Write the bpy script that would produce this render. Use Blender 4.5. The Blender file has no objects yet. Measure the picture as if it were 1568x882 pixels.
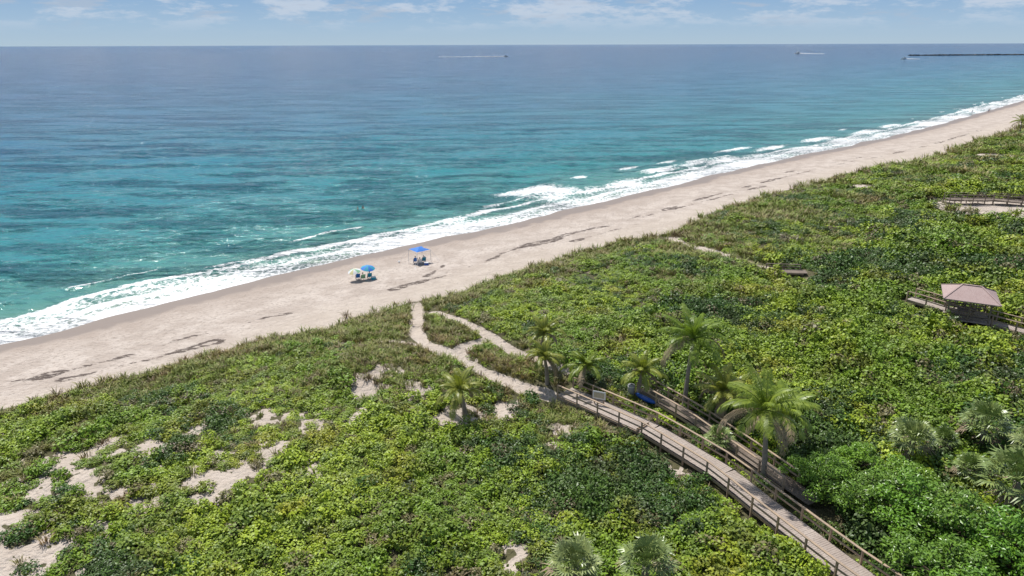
import bpy, math, random
import numpy as np
from mathutils import Vector, Matrix
random.seed(7); rng=np.random.default_rng(7)
sc=bpy.context.scene
# ------------------------------------------------------------------ camera
H=32.0; F=1059.0; PITCH=math.atan(373/F); ROLL=math.radians(0.18)
cam=bpy.data.cameras.new("camera"); camo=bpy.data.objects.new("camera",cam); sc.collection.objects.link(camo)
cam.sensor_width=36; cam.lens=36*F/1568; cam.clip_end=120000; cam.clip_start=0.5
camo.location=(0,0,H)
M=Matrix.Rotation(math.pi/2-PITCH,4,'X')@Matrix.Rotation(-ROLL,4,'Z')
camo.rotation_euler=M.to_euler(); sc.camera=camo
M3=np.array(M.to_3x3())
def ray(u,v): return M3@np.array([(u-784)/F,(441-v)/F,-1.0])
def flat(u,v,z=0.0):
    d=ray(u,v); t=(z-H)/d[2]; return np.array([d[0]*t,d[1]*t])
# ------------------------------------------------------------------ noise
def vnoise(x,y,seed=0):
    xi=np.floor(x).astype(np.int64); yi=np.floor(y).astype(np.int64); fx=x-xi; fy=y-yi
    fx=fx*fx*(3-2*fx); fy=fy*fy*(3-2*fy)
    def h(a,b):
        n=(a*374761393+b*668265263+seed*1442695041)&0xffffffff
        n=((n^(n>>13))*1274126177)&0xffffffff
        n=n^(n>>16); return (n&0xffff)/65535.0
    return (h(xi,yi)*(1-fx)+h(xi+1,yi)*fx)*(1-fy)+(h(xi,yi+1)*(1-fx)+h(xi+1,yi+1)*fx)*fy
def fbm(x,y,o=3,seed=0):
    a=0;w=0.5;t=0
    for i in range(o):
        a=a+w*vnoise(x*2**i+i*17.3,y*2**i-i*9.1,seed+i); t+=w; w*=0.5
    return a/t
def sm(a,b,x):
    t=np.clip((x-a)/(b-a),0,1); return t*t*(3-2*t)
def chaikin(P,n=2):
    P=np.array(P)
    for _ in range(n):
        Q=[P[0]]
        for a,b in zip(P[:-1],P[1:]): Q+= [a*.75+b*.25,a*.25+b*.75]
        Q.append(P[-1]); P=np.array(Q)
    return P
def pdist(x,y,L,signed=False):
    best=np.full(x.shape,1e18); sg=np.ones(x.shape)
    for a,b in zip(L[:-1],L[1:]):
        d=b-a; l2=d@d+1e-9
        t=np.clip(((x-a[0])*d[0]+(y-a[1])*d[1])/l2,0,1)
        dx=x-a[0]-t*d[0]; dy=y-a[1]-t*d[1]; q=dx*dx+dy*dy
        m=q<best; best=np.where(m,q,best)
        if signed: sg=np.where(m,np.sign(d[0]*dy-d[1]*dx),sg)
    r=np.sqrt(best)
    return r*sg if signed else r
def line(px,z=0.0,n=2): return chaikin([flat(u,v,z) for u,v in px],n)
shore=line([(-150,562),(0,525),(100,503),(200,476),(300,450),(400,428),(500,404),(600,381),(700,360),(800,337),(900,314),(1000,290),(1100,266),(1200,243),(1300,223),(1400,201),(1500,173),(1568,154)])
vegl=line([(-150,660),(0,624),(100,602),(200,577),(300,548),(400,520),(480,507),(520,488),(600,469),(645,460),(700,446),(770,420),(830,407),(900,381),(1000,360),(1035,356),(1080,328),(1150,308),(1200,290),(1280,272),(1350,256),(1420,245),(1440,235),(1500,217),(1568,196)],1.7)
def ext(L,a,b):
    d0=L[0]-L[3]; d0/=np.linalg.norm(d0); d1=L[-1]-L[-6]; d1/=np.linalg.norm(d1)
    return np.vstack([L[0]+d0*a,L,L[-1]+d1*b])
shore=ext(shore,400,9000); vegl=ext(vegl,400,9000)
wr_px=[[(-60,602),(0,590),(60,580),(120,568),(170,555),(230,540),(280,520),(345,508)],[(375,500),(400,490),(442,484)],[(350,481),(385,474)],
 [(600,446),(660,432),(700,418),(742,403)],[(655,425),(680,408)],[(740,404),(780,384),(820,376),(858,366)],[(800,378),(900,352),(940,345),(980,330)],
 [(985,333),(1060,309)],[(1060,309),(1145,286)],[(1145,286),(1240,262),(1290,250),(1350,240),(1430,222),(1500,200)],[(1170,270),(1320,240)],[(1030,322),(1170,287)],[(100,588),(230,556)],[(880,372),(1000,338)],[(200,565),(330,530)]]
wracks=[line(p,1.0,1) for p in wr_px]
paths_px=[([(636,455),(640,468),(636,505),(645,537),(690,556),(750,578),(800,600),(850,614),(905,634),(985,668)],0.55),
 ([(665,474),(720,505),(760,527),(800,547),(868,583)],0.45),([(700,556),(712,540),(738,527)],0.42),([(1030,358),(1045,372),(1070,380),(1105,396)],0.95),
 ([(485,508),(530,532),(600,531),(640,541)],0.2),([(1275,278),(1345,293)],1.4),([(1430,230),(1500,236),(1600,243)],1.6),([(1100,396),(1175,412)],0.4)]
paths=[(line(p,2.6,2),w) for p,w in paths_px]
blobs=[(90,705,4.),(240,685,3.5),(330,740,3.8),(215,780,3.5),(30,860,4),(20,800,3),(420,690,2.5),(380,715,3),(600,575,2.5),(490,650,3),(640,600,2.0),(540,640,2),(700,640,2.6),
 (830,690,2),(1040,725,2.6),(1150,795,2.0),(770,855,2.5),(860,660,2),(1460,705,3),(1200,395,3),(1400,400,5),(1385,415,4),(708,550,1.6),(780,625,2),(480,720,2),(960,650,1.6),(120,745,3),(560,600,2.5),(290,660,2.2),(1330,640,2),(1180,345,5),(1000,600,2),(160,690,3),(60,740,3),(400,640,2.5)]
blobs=[(flat(u,v,3.0),r) for u,v,r in blobs]
clear=[(flat(1548,322,3.0),13,6),(flat(697,644,3.0),1.7,.6),(flat(325,742,3.0),1.6,.5),(flat(228,688,3.0),1.2,.6)]
gblobs=[(560,500,8),(690,520,6),(780,570,6),(880,640,4),(1050,385,6),(620,560,7),(1180,330,10),(1080,350,8)]
gblobs=[(flat(u,v,2.8),r) for u,v,r in gblobs]
def fields(x,y):
    s=pdist(x,y,shore,True)+ (fbm(x/11,y/11,3,3)-.5)*3.2
    v=-pdist(x,y,vegl,True)+(fbm(x/4,y/4,3,9)-.5)*3.0
    return s,v
def pathmask(x,y,grow=0.0):
    m=np.zeros(x.shape)
    for L,w in paths:
        d=pdist(x,y,L)+(fbm(x/1.5,y/1.5,2,5)-.5)*0.6
        m=np.maximum(m,1-sm(w+grow,w+0.45+grow,d))
    return m
def height(x,y,s,v,pm):
    ds=np.maximum(-s,0); dv=np.maximum(-v,0)
    t=ds/(ds+dv+1e-6)
    z=1.7*t**0.9+0.14*(fbm(x/2.5,y/2.5,3,41)-.5)*sm(2,7,ds)
    z=z+sm(0,16,v)*1.5+sm(0,5,v)*((fbm(x/13,y/13,3,21)-.5)*2.2)+sm(0,4,v)*(fbm(x/3.5,y/3.5,2,22)-.5)*0.6
    z=np.where(s>0,-np.minimum(0.07*s,3.0),z)
    return z-0.18*pm
def sandmask(x,y,v,pm):
    b=np.zeros(x.shape)
    for c,r in blobs:
        b=np.maximum(b,np.exp(-((x-c[0])**2+(y-c[1])**2)/(r*r)))
    n=fbm(x/2.0,y/2.0,2,33); n2=fbm(x/.6,y/.6,3,35)
    zone=(1-sm(2,22,x))*(1-sm(30,45,v))*.08
    m=sm(0.60,0.68,b*0.27+zone+n*0.27+n2*.46)
    for c,a,bb in clear:
        m=np.maximum(m,1-sm(.8,1.1,np.sqrt(((x-c[0])/a)**2+((y-c[1])/(bb*2))**2)+(n-.5)*.5+(n2-.5)*1.6))
    m=np.maximum(m,pm)
    return np.maximum(m,1-sm(-0.4,1.0,v))
def H1(x,y):
    x=np.array([float(x)]);y=np.array([float(y)]); s,v=fields(x,y); return float(height(x,y,s,v,pathmask(x,y))[0])
def G(u,v,dz=0.0):
    z=2.5
    for _ in range(6):
        p=flat(u,v,z+dz); z=H1(p[0],p[1])
    return Vector((p[0],p[1],z))
# ------------------------------------------------------------------ node helpers
def mat(name):
    m=bpy.data.materials.new(name); m.use_nodes=True; nt=m.node_tree; nt.nodes.clear()
    o=nt.nodes.new('ShaderNodeOutputMaterial'); b=nt.nodes.new('ShaderNodeBsdfPrincipled'); nt.links.new(b.outputs[0],o.inputs[0])
    return m,nt,b,o
class N:
    def __init__(s,nt): s.nt=nt
    def n(s,t,**k):
        a=s.nt.nodes.new(t)
        for q,w in k.items(): setattr(a,q,w)
        return a
    def set(s,sock,val):
        if hasattr(val,'is_output'): s.nt.links.new(val,sock)
        else: sock.default_value=val
    def math(s,op,a,b=0.5,c=None,clamp=False):
        m=s.n('ShaderNodeMath',operation=op,use_clamp=clamp); s.set(m.inputs[0],a); s.set(m.inputs[1],b)
        if c is not None: s.set(m.inputs[2],c)
        return m.outputs[0]
    def mix(s,f,a,b,blend='MIX'):
        m=s.n('ShaderNodeMix',data_type='RGBA',blend_type=blend); s.set(m.inputs[0],f)
        s.set(m.inputs[6],a if hasattr(a,'is_output') else (*a,1)); s.set(m.inputs[7],b if hasattr(b,'is_output') else (*b,1)); return m.outputs[2]
    def noise(s,vec,scale,det=3,rough=.5):
        m=s.n('ShaderNodeTexNoise'); s.set(m.inputs['Vector'],vec); m.inputs['Scale'].default_value=scale; m.inputs['Detail'].default_value=det; m.inputs['Roughness'].default_value=rough; return m.outputs[0]
    def attr(s,name):
        m=s.n('ShaderNodeAttribute',attribute_name=name); return m.outputs['Fac']
    def pos(s): return s.n('ShaderNodeNewGeometry').outputs['Position']
    def mapping(s,vec,scale=(1,1,1),rot=(0,0,0)):
        m=s.n('ShaderNodeMapping'); s.set(m.inputs[0],vec); m.inputs['Scale'].default_value=scale; m.inputs['Rotation'].default_value=rot; return m.outputs[0]
    def ss(s,a,b,x):
        m=s.n('ShaderNodeMapRange',interpolation_type='SMOOTHSTEP'); s.set(m.inputs[0],x); s.set(m.inputs[1],a); s.set(m.inputs[2],b); return m.outputs[0]
    def ramp(s,f,stops):
        m=s.n('ShaderNodeValToRGB'); s.set(m.inputs[0],f); e=m.color_ramp.elements
        while len(e)<len(stops): e.new(.5)
        for i,(p,c) in enumerate(stops): e[i].position=p; e[i].color=(*c,1)
        return m.outputs[0]
    def bump(s,h,st,dist=1.0,nrm=None):
        m=s.n('ShaderNodeBump'); s.set(m.inputs['Height'],h); s.set(m.inputs['Strength'],st); m.inputs['Distance'].default_value=dist
        if nrm is not None: s.set(m.inputs['Normal'],nrm)
        return m.outputs[0]
def simple(name,col,rough=.6,var=.25,scale=3.0,metal=0):
    m,nt,b,o=mat(name); k=N(nt)
    n=k.noise(k.pos(),scale,3)
    k.set(b.inputs['Base Color'],k.mix(n,tuple(c*(1-var) for c in col),tuple(min(1,c*(1+var)) for c in col)))
    b.inputs['Roughness'].default_value=rough; b.inputs['Metallic'].default_value=metal
    return m
def mesh_np(name,V,Fq,mats=None,midx=None,smooth=False):
    me=bpy.data.meshes.new(name); V=np.asarray(V,np.float32)
    Fq=np.asarray(Fq,np.int32); n,k=Fq.shape
    me.vertices.add(len(V)); me.vertices.foreach_set('co',V.ravel())
    me.loops.add(n*k); me.loops.foreach_set('vertex_index',Fq.ravel())
    me.polygons.add(n); me.polygons.foreach_set('loop_start',np.arange(0,n*k,k,dtype=np.int32)); me.polygons.foreach_set('loop_total',np.full(n,k,np.int32))
    if midx is not None: me.polygons.foreach_set('material_index',np.asarray(midx,np.int32))
    me.polygons.foreach_set('use_smooth',np.full(n,smooth))
    for m in (mats or []): me.materials.append(m)
    me.update(calc_edges=True); me.validate()
    return me
def obj(name,me,parent=None,loc=None,rz=0,coll=None):
    o=bpy.data.objects.new(name,me); (coll or sc.collection).objects.link(o)
    if parent: o.parent=parent
    if loc is not None: o.location=loc
    o.rotation_euler=(0,0,rz); return o
# ------------------------------------------------------------------ ground & water sheets
ang=np.concatenate([np.linspace(-110,-44,40,endpoint=False),np.linspace(-44,44,860),np.linspace(44,110,41)[1:]])
ang=np.radians(ang)
rad=[4.0]
while rad[-1]<60000:
    r=rad[-1]; rad.append(r+(2.0 if r<26 else 0.3 if r<110 else 0.3*(r/110)**2 if r<700 else r*0.06))
rad=np.array(rad)
A,R=np.meshgrid(ang,rad); X=(R*np.sin(A)); Y=(R*np.cos(A)); nr,na=X.shape
xf=X.ravel(); yf=Y.ravel()
S,Vv=fields(xf,yf); PM=pathmask(xf,yf)
Z=height(xf,yf,S,Vv,PM); SM=sandmask(xf,yf,Vv,PM)
W=np.zeros(xf.shape)
for L in wracks:
    dd=pdist(xf,yf,L)+(fbm(xf/5,yf/5,3,77)-.5)*2.6
    W=np.maximum(W,1-sm(0.0,0.95,np.abs(dd)))
idx=np.arange(nr*na).reshape(nr,na)
Q=np.stack([idx[:-1,:-1],idx[:-1,1:],idx[1:,1:],idx[1:,:-1]],-1).reshape(-1,4)[:,::-1]
def grid_mesh(name,V,Q,attrs,mats):
    used=np.zeros(len(V),bool); used[Q.ravel()]=True; remap=np.cumsum(used)-1
    me=mesh_np(name,V[used],remap[Q],mats,smooth=True)
    for n,a in attrs.items():
        at=me.attributes.new(n,'FLOAT','POINT'); at.data.foreach_set('value',np.asarray(a[used],np.float32))
    return me
# ground material
mg,nt,b,o=mat("ground_sand_and_litter"); k=N(nt); P=k.pos()
s_=k.attr('shore'); sandy=k.attr('sandy'); wr=k.attr('wrack')
n1=k.noise(P,0.35,4); n2=k.noise(P,2.2,4,.65); nmid=k.noise(P,0.9,4,.6)
dry=k.mix(k.ss(.35,.65,n1),(0.45,0.375,0.315),(0.57,0.49,0.42)); dry=k.mix(k.ss(.5,.68,n2),dry,(0.385,0.315,0.26))
inland=k.ss(-17,-24,s_)
dry=k.mix(k.math('MULTIPLY',inland,.5),dry,(0.52,0.44,0.355))
dwet=k.math('ADD',s_,k.math('MULTIPLY',k.math('SUBTRACT',n1,.5),5.0))
wet=k.ss(-5.8,-3.2,dwet)
sand=k.mix(wet,dry,(0.215,0.165,0.125))
sand=k.mix(k.math('MULTIPLY',k.ss(-12,-5,dwet),.4),sand,(0.33,0.255,0.205))
wn=k.noise(k.mapping(P,(.55,1.5,1),(0,0,-.68)),1.5,6,.74)
wm=k.ss(.56,.62,k.math('ADD',k.math('MULTIPLY',wr,.24),k.math('MULTIPLY',wn,.82)))
wm=k.math('MULTIPLY',wm,k.ss(.02,.35,wr))
sand=k.mix(k.math('MULTIPLY',wm,.88),sand,(0.065,0.045,0.035))
deb=k.math('MULTIPLY',k.ss(.58,.66,k.noise(k.mapping(P,(.8,2.0,1),(0,0,-.68)),2.6,4,.75)),k.math('MULTIPLY',k.ss(-24,-16,s_),k.ss(-7,-10,s_)))
sand=k.mix(k.math('MULTIPLY',deb,.5),sand,(0.17,0.13,0.09))
lit=k.mix(n2,(0.05,0.055,0.02),(0.15,0.13,0.065)); lit=k.mix(k.ss(.55,.7,nmid),lit,(0.25,0.20,0.14))
fm=k.ss(.42,.62,k.math('ADD',sandy,k.math('MULTIPLY',k.math('SUBTRACT',n2,.5),.9)))
k.set(b.inputs['Base Color'],k.mix(fm,lit,sand))
k.set(b.inputs['Roughness'],k.mix(wet,(.9,.9,.9),(.4,.4,.4)))
b.inputs['Specular IOR Level'].default_value=.3
hh=k.math('ADD',k.math('MULTIPLY',n2,.7),k.math('MULTIPLY',nmid,.8))
dryb=k.math('SUBTRACT',1.0,wet)
k.set(b.inputs['Normal'],k.bump(hh,k.math('MULTIPLY_ADD',dryb,.85,.05),.5))
keep=(S[Q].min(1)<25)
gm=grid_mesh("ground",np.stack([xf,yf,Z],1),Q[keep],{'shore':S,'sandy':SM,'wrack':W},[mg])
obj("ground",gm)
# foam field
foam=np.zeros(xf.shape)
along=(xf*0.78+yf*0.62)
nf=fbm(along/14,S/5,3,51); nf2=fbm(along/5,S/2.5,3,52)
dist=np.sqrt(xf**2+yf**2)
wide=7.5+9.0*fbm(along/22,along*0,2,55)
foam=np.maximum(foam,(1-sm(.35,1.1,S/wide))*(0.38+0.62*nf))
c1=3.2+2.5*(fbm(along/18,along*0+3,2,57)); foam=np.maximum(foam,np.exp(-((S-c1)/1.2)**2)*(0.50+0.75*nf2))
c1b=8.2+3.5*(fbm(along/20,along*0+13,2,67)-.3); foam=np.maximum(foam,np.exp(-((S-c1b)/1.1)**2)*(0.42+0.85*nf2))
c2=13.5+4*(fbm(along/25,along*0+7,2,58)-.3); foam=np.maximum(foam,np.exp(-((S-c2)/0.7)**2)*sm(.5,.66,fbm(along/16,along*0+1,2,59))*(.3+.85*nf2))
foam=np.maximum(foam,sm(0,1,1-np.abs(S-.2)/.5)*.8)
brk=[]
def breaker(u,v,L,Wd,st=1.0):
    c=flat(u,v,0); brk.append((c,L,Wd,st))
breaker(822,294,11,7.5,1.05); breaker(780,297,6,4,.85); breaker(850,300,10,6,.8); breaker(885,273,3.5,1.5); breaker(962,257,6,1.6); breaker(1020,248,6,1.6); breaker(1008,262,10,4,.9)
breaker(1060,252,12,4,.8); breaker(1122,229,12,2); breaker(1180,226,14,3.5,.9); breaker(1172,238,14,5,.8); breaker(1250,214,16,4,.9); breaker(1330,203,18,5,.9); breaker(1362,193,14,3); breaker(1420,188,18,6,.9)
breaker(1490,168,24,7,.95); breaker(1530,158,26,6,.95); breaker(960,283,12,5,.8); breaker(1235,228,16,5,.85); breaker(640,352,6,1.6,.8); breaker(560,368,8,1.8,.85); breaker(900,292,9,4,.7); breaker(1110,246,13,4,.85)
breaker(345,408,5,1.0,.9);breaker(390,400,4,1.0,.9);breaker(200,448,6,1.6,.9);breaker(90,474,6,1.6,.9);breaker(700,338,7,2,.8);breaker(760,315,6,2,.8)
breaker(1300,214,18,6,.85);breaker(1390,200,18,5,.85);breaker(1450,178,16,3,.9);breaker(1290,199,6,1.5,.8)
for c,L,Wd,st in brk:
    j=np.argmin(((shore-c)**2).sum(1)); j=min(max(j,1),len(shore)-2); t=shore[j+1]-shore[j-1]; t/=np.linalg.norm(t)
    da=(xf-c[0])*t[0]+(yf-c[1])*t[1]; db=-(xf-c[0])*t[1]+(yf-c[1])*t[0]
    q=(da/L)**2+((db+(nf2-.5)*Wd*1.2+(nf-.5)*Wd)/Wd)**2
    foam=np.maximum(foam,st*np.exp(-q*1.1)*(0.62+.6*nf2))
far=1-sm(150,400,dist)
swell=0.24*np.sin(S/5.5+ (fbm(along/40,S/30,2,61)-.5)*9)*sm(1,14,S)*far
crest=np.exp(-((S-c2)/1.2)**2)*0.35*sm(.45,.6,fbm(along/16,along*0+1,2,59))
WZ=swell*1.0+crest*far+sm(0,6,S)*far*(0.26*(fbm(xf/2.4,yf/1.3,3,63)-.5)+0.30*(fbm(xf/7,yf/3,2,64)-.5))
WZ=WZ+0.12*foam*sm(1,4,S)
mw,nt,b,o=mat("sea_water"); k=N(nt); P=k.pos(); s_=k.attr('shore'); fo=k.attr('foam')
la=k.math('DIVIDE',k.math('LOGARITHM',k.math('ADD',k.math('MAXIMUM',s_,0),1.0),10),4.0)
big=k.noise(k.mapping(P,(.004,.012,1)),1,2,.6)
frac=k.noise(k.mapping(P,(.020,.095,1),(0,0,-.07)),1,8,.76)      # wind streaks at every scale, for bump strength and painted dark troughs
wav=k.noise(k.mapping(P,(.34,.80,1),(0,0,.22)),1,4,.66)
w2=k.noise(k.mapping(P,(.09,.24,1),(0,0,.12)),1,3,.6)
la2=k.math('ADD',la,k.math('MULTIPLY',k.math('SUBTRACT',big,.5),.16))
col=k.ramp(la2,[(0.0,(.33,.31,.24)),(.14,(.20,.29,.21)),(.26,(.095,.255,.205)),(.38,(.030,.225,.215)),(.50,(.009,.185,.225)),(.60,(.005,.120,.205)),(.70,(.003,.062,.150)),(.84,(.004,.030,.100))])
col=k.mix(k.math('MULTIPLY',k.ss(.48,.58,frac),.6),col,k.mix(1.0,col,(.30,.48,.66),'MULTIPLY'))  # dark ripple troughs painted into the water colour
col=k.mix(k.math('MULTIPLY',k.ss(.50,.59,wav),.55),col,k.mix(1.0,col,(.35,.54,.64),'MULTIPLY'))  # shading of the shorter waves, also painted into the colour
fv=k.n('ShaderNodeTexVoronoi',feature='DISTANCE_TO_EDGE'); fv.inputs['Scale'].default_value=.8
fn=k.noise(P,1.5,5,.75)
wd=k.n('ShaderNodeVectorMath',operation='ADD'); nn=k.n('ShaderNodeTexNoise'); k.set(nn.inputs['Vector'],P); nn.inputs['Scale'].default_value=.9; nn.inputs['Detail'].default_value=3
sc3=k.n('ShaderNodeVectorMath',operation='SCALE'); k.set(sc3.inputs[0],nn.outputs[1]); sc3.inputs['Scale'].default_value=2.2
k.set(wd.inputs[0],P); k.set(wd.inputs[1],sc3.outputs[0]); k.set(fv.inputs['Vector'],wd.outputs[0])
lace=k.math('SUBTRACT',1.0,k.ss(0,.20,fv.outputs['Distance']))
fsum=k.math('ADD',k.math('ADD',k.math('MULTIPLY',fo,.58),k.math('MULTIPLY',fn,.68)),k.math('MULTIPLY',lace,k.math('MULTIPLY',fo,.30)))
fmask=k.math('MULTIPLY',k.ss(.62,.88,fsum),k.ss(.05,.3,fo))
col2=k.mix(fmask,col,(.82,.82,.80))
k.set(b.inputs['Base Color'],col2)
k.set(b.inputs['Roughness'],k.math('MULTIPLY_ADD',fmask,.5,.12)); b.inputs['IOR'].default_value=1.33; b.inputs['Specular IOR Level'].default_value=.5
hs=k.math('ADD',k.math('MULTIPLY',wav,1.8),k.math('ADD',k.math('MULTIPLY',w2,3.6),k.math('MULTIPLY',fmask,.12)))
rough_patch=k.math('MULTIPLY_ADD',k.ss(.44,.54,frac),.80,.20)
k.set(b.inputs['Normal'],k.bump(hs,rough_patch,1.3))
keep=(S[Q].max(1)>-6)
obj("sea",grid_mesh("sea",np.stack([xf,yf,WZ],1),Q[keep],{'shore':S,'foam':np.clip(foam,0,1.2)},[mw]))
# ------------------------------------------------------------------ foliage materials
def leafmat(name,c1,c2,c3,rough=.45,dead=.06,trans=0,spec=.25,olive=.6):
    m,nt,b,o=mat(name); k=N(nt); P=k.pos()
    r=k.n('ShaderNodeObjectInfo').outputs['Random']
    big=k.noise(P,.07,1,.65); fine=k.noise(P,2.5,0,.6); mid=k.noise(P,.20,2,.6)
    c=k.mix(k.ss(.40,.60,big),c1,c2); c=k.mix(k.ss(.2,1.0,r),c,c3)
    c=k.mix(k.math('MULTIPLY',k.ss(.51,.63,mid),olive),c,k.mix(1.0,c,(.98,.68,.9),'MULTIPLY'))
    c=k.mix(k.math('MULTIPLY',k.ss(.45,.75,fine),.65),c,k.mix(1.0,c,(1.65,1.5,1.3),'MULTIPLY'))
    if dead: c=k.mix(k.math('MULTIPLY',k.math('GREATER_THAN',r,1-dead),.7),c,(.20,.145,.085))
    k.set(b.inputs['Base Color'],c); b.inputs['Roughness'].default_value=rough; b.inputs['Specular IOR Level'].default_value=spec
    if trans:
        t=k.n('ShaderNodeBsdfTranslucent'); k.set(t.inputs[0],k.mix(1.0,c,(1.2,1.3,.7),'MULTIPLY'))
        mx=k.n('ShaderNodeMixShader'); mx.inputs[0].default_value=trans
        nt.links.new(b.outputs[0],mx.inputs[1]); nt.links.new(t.outputs[0],mx.inputs[2]); nt.links.new(mx.outputs[0],o.inputs[0])
    return m
m_grape=leafmat("sea_grape_leaves",(.145,.245,.018),(.26,.345,.026),(.135,.20,.03),.45,.05)
m_dark=leafmat("dark_leaves",(.05,.11,.018),(.075,.14,.02),(.065,.10,.03),.42,.05)
m_grass=leafmat("grass_blades",(.215,.245,.06),(.185,.235,.05),(.33,.295,.14),.6,.12)
m_vine=leafmat("groundcover_leaves",(.19,.32,.022),(.26,.37,.03),(.18,.23,.04),.45,.03)
m_palm=leafmat("palm_fronds",(.17,.245,.03),(.20,.275,.035),(.23,.25,.045),.4,0,.25,.4,0)
m_dead=simple("dead_frond",(.28,.21,.13),.8)
m_fan=leafmat("fan_palm_fronds",(.16,.225,.065),(.19,.26,.075),(.24,.285,.11),.35,0,0,.4,0)
m_bark=simple("palm_trunk_bark",(.26,.22,.18),.9,.4,5)
m_stem=simple("shrub_stems",(.12,.09,.06),.9,.3,5)
m_tree=leafmat("broadleaf_leaves",(.105,.23,.02),(.155,.29,.025),(.115,.21,.025),.35,0,0,.35,.3)
def leaf_quads(P,Nn,size,rs,asp=.8):
    n=len(P); Nn=Nn/np.linalg.norm(Nn,axis=1,keepdims=True)
    a=rs.normal(size=(n,3)); a-= (a*Nn).sum(1,keepdims=True)*Nn; a/=np.linalg.norm(a,axis=1,keepdims=True)
    b=np.cross(Nn,a); sz=size*(0.65+.7*rs.random((n,1)))
    pts=[P+a*sz*.62,P+b*sz*.55*asp-Nn*sz*.06,P-a*sz*.55,P-b*sz*.55*asp-Nn*sz*.06]
    V=np.stack(pts,1).reshape(-1,3); Fq=np.arange(n*4).reshape(n,4)
    return V,Fq
def shrub_mesh(name,seed,m,nleaf,size,hgt=.8,lobes=6):
    rs=np.random.default_rng(seed)
    cs=[(0,0,0.2,.65)]+[(rs.uniform(-.7,.7),rs.uniform(-.7,.7),rs.uniform(.0,.6),rs.uniform(.2,.45)) for _ in range(lobes)]
    Ps=[];Ns=[]
    tot=sum(c[3]**2 for c in cs)
    for cx,cy,cz,r in cs:
        n=int(nleaf*r*r/tot); d=rs.normal(size=(n,3)); d[:,2]=np.abs(d[:,2])*1.0-.05; d/=np.linalg.norm(d,axis=1,keepdims=True)
        rr=r*(.78+.4*rs.random((n,1))); Ps.append(d*rr*np.array([1,1,hgt])+np.array([cx,cy,cz*hgt])); Ns.append(d*.6+np.array([0,0,.75])+rs.normal(size=(n,3))*.42)
    V,Fq=leaf_quads(np.vstack(Ps),np.vstack(Ns),size,rs)
    return mesh_np(name,V,Fq,[m])
def tuft_mesh(name,seed,m,nb=30):
    rs=np.random.default_rng(seed); V=[];Fc=[]
    for i in range(nb):
        a=rs.uniform(0,6.283); r=rs.uniform(0,.42); lean=rs.uniform(.15,.8); h=rs.uniform(.25,.7); w=rs.uniform(.016,.032)
        bx,by=r*math.cos(a),r*math.sin(a); a2=a+rs.uniform(-.8,.8); dx,dy=math.cos(a2)*lean,math.sin(a2)*lean; px,py=-math.sin(a2)*w,math.cos(a2)*w
        k0=len(V); V+=[(bx-px,by-py,-.05),(bx+px,by+py,-.05),(bx+dx*.4*h+px,by+dy*.4*h+py,h*.6),(bx+dx*.4*h-px,by+dy*.4*h-py,h*.6),(bx+dx*1.1*h+px*.3,by+dy*1.1*h+py*.3,h*.92),(bx+dx*1.1*h-px*.3,by+dy*1.1*h-py*.3,h*.92)]
        Fc+=[(k0,k0+1,k0+2,k0+3),(k0+3,k0+2,k0+4,k0+5)]
    return mesh_np(name,V,Fc,[m])
def coll_of(name,meshes):
    c=bpy.data.collections.new(name)
    for i,me in enumerate(meshes): obj(f"{name}_{i:02d}",me,coll=c)
    return c
c_grape=coll_of("shrub_forms",[shrub_mesh(f"sg{i}",i,m_grape,205,.17) for i in range(6)]+[shrub_mesh(f"sd{i}",20+i,m_dark,205,.155) for i in range(2)])
c_vine=coll_of("vine_forms",[shrub_mesh(f"vn{i}",40+i,m_vine,120,.14,.4) for i in range(4)])
c_grass=coll_of("tuft_forms",[tuft_mesh(f"tf{i}",60+i,m_grass,34) for i in range(4)])
def instancer(name,P,rot,scl,pick,coll):
    me=bpy.data.meshes.new(name); me.vertices.add(len(P)); me.vertices.foreach_set('co',np.asarray(P,np.float32).ravel())
    a=me.attributes.new('rot','FLOAT_VECTOR','POINT'); a.data.foreach_set('vector',np.asarray(rot,np.float32).ravel())
    a=me.attributes.new('scl','FLOAT_VECTOR','POINT'); a.data.foreach_set('vector',np.asarray(scl,np.float32).ravel())
    a=me.attributes.new('pick','INT','POINT'); a.data.foreach_set('value',np.asarray(pick,np.int32))
    ob=obj(name,me); ng=bpy.data.node_groups.new(name,'GeometryNodeTree')
    ng.interface.new_socket('Geometry',in_out='INPUT',socket_type='NodeSocketGeometry'); ng.interface.new_socket('Geometry',in_out='OUTPUT',socket_type='NodeSocketGeometry')
    nd=ng.nodes; gi=nd.new('NodeGroupInput'); go=nd.new('NodeGroupOutput'); ip=nd.new('GeometryNodeInstanceOnPoints'); ci=nd.new('GeometryNodeCollectionInfo')
    ci.inputs[0].default_value=coll; ci.inputs[1].default_value=True; ci.inputs[2].default_value=True
    def na(n,t):
        q=nd.new('GeometryNodeInputNamedAttribute'); q.data_type=t; q.inputs[0].default_value=n; return q.outputs[0]
    er=nd.new('FunctionNodeEulerToRotation'); l=ng.links
    l.new(na('rot','FLOAT_VECTOR'),er.inputs[0]); l.new(er.outputs[0],ip.inputs['Rotation']); l.new(na('scl','FLOAT_VECTOR'),ip.inputs['Scale'])
    l.new(na('pick','INT'),ip.inputs['Instance Index']); ip.inputs['Pick Instance'].default_value=True
    l.new(gi.outputs[0],ip.inputs['Points']); l.new(ci.outputs[0],ip.inputs['Instance']); l.new(ip.outputs[0],go.inputs[0])
    md=ob.modifiers.new('scatter','NODES'); md.node_group=ng; return ob
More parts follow.
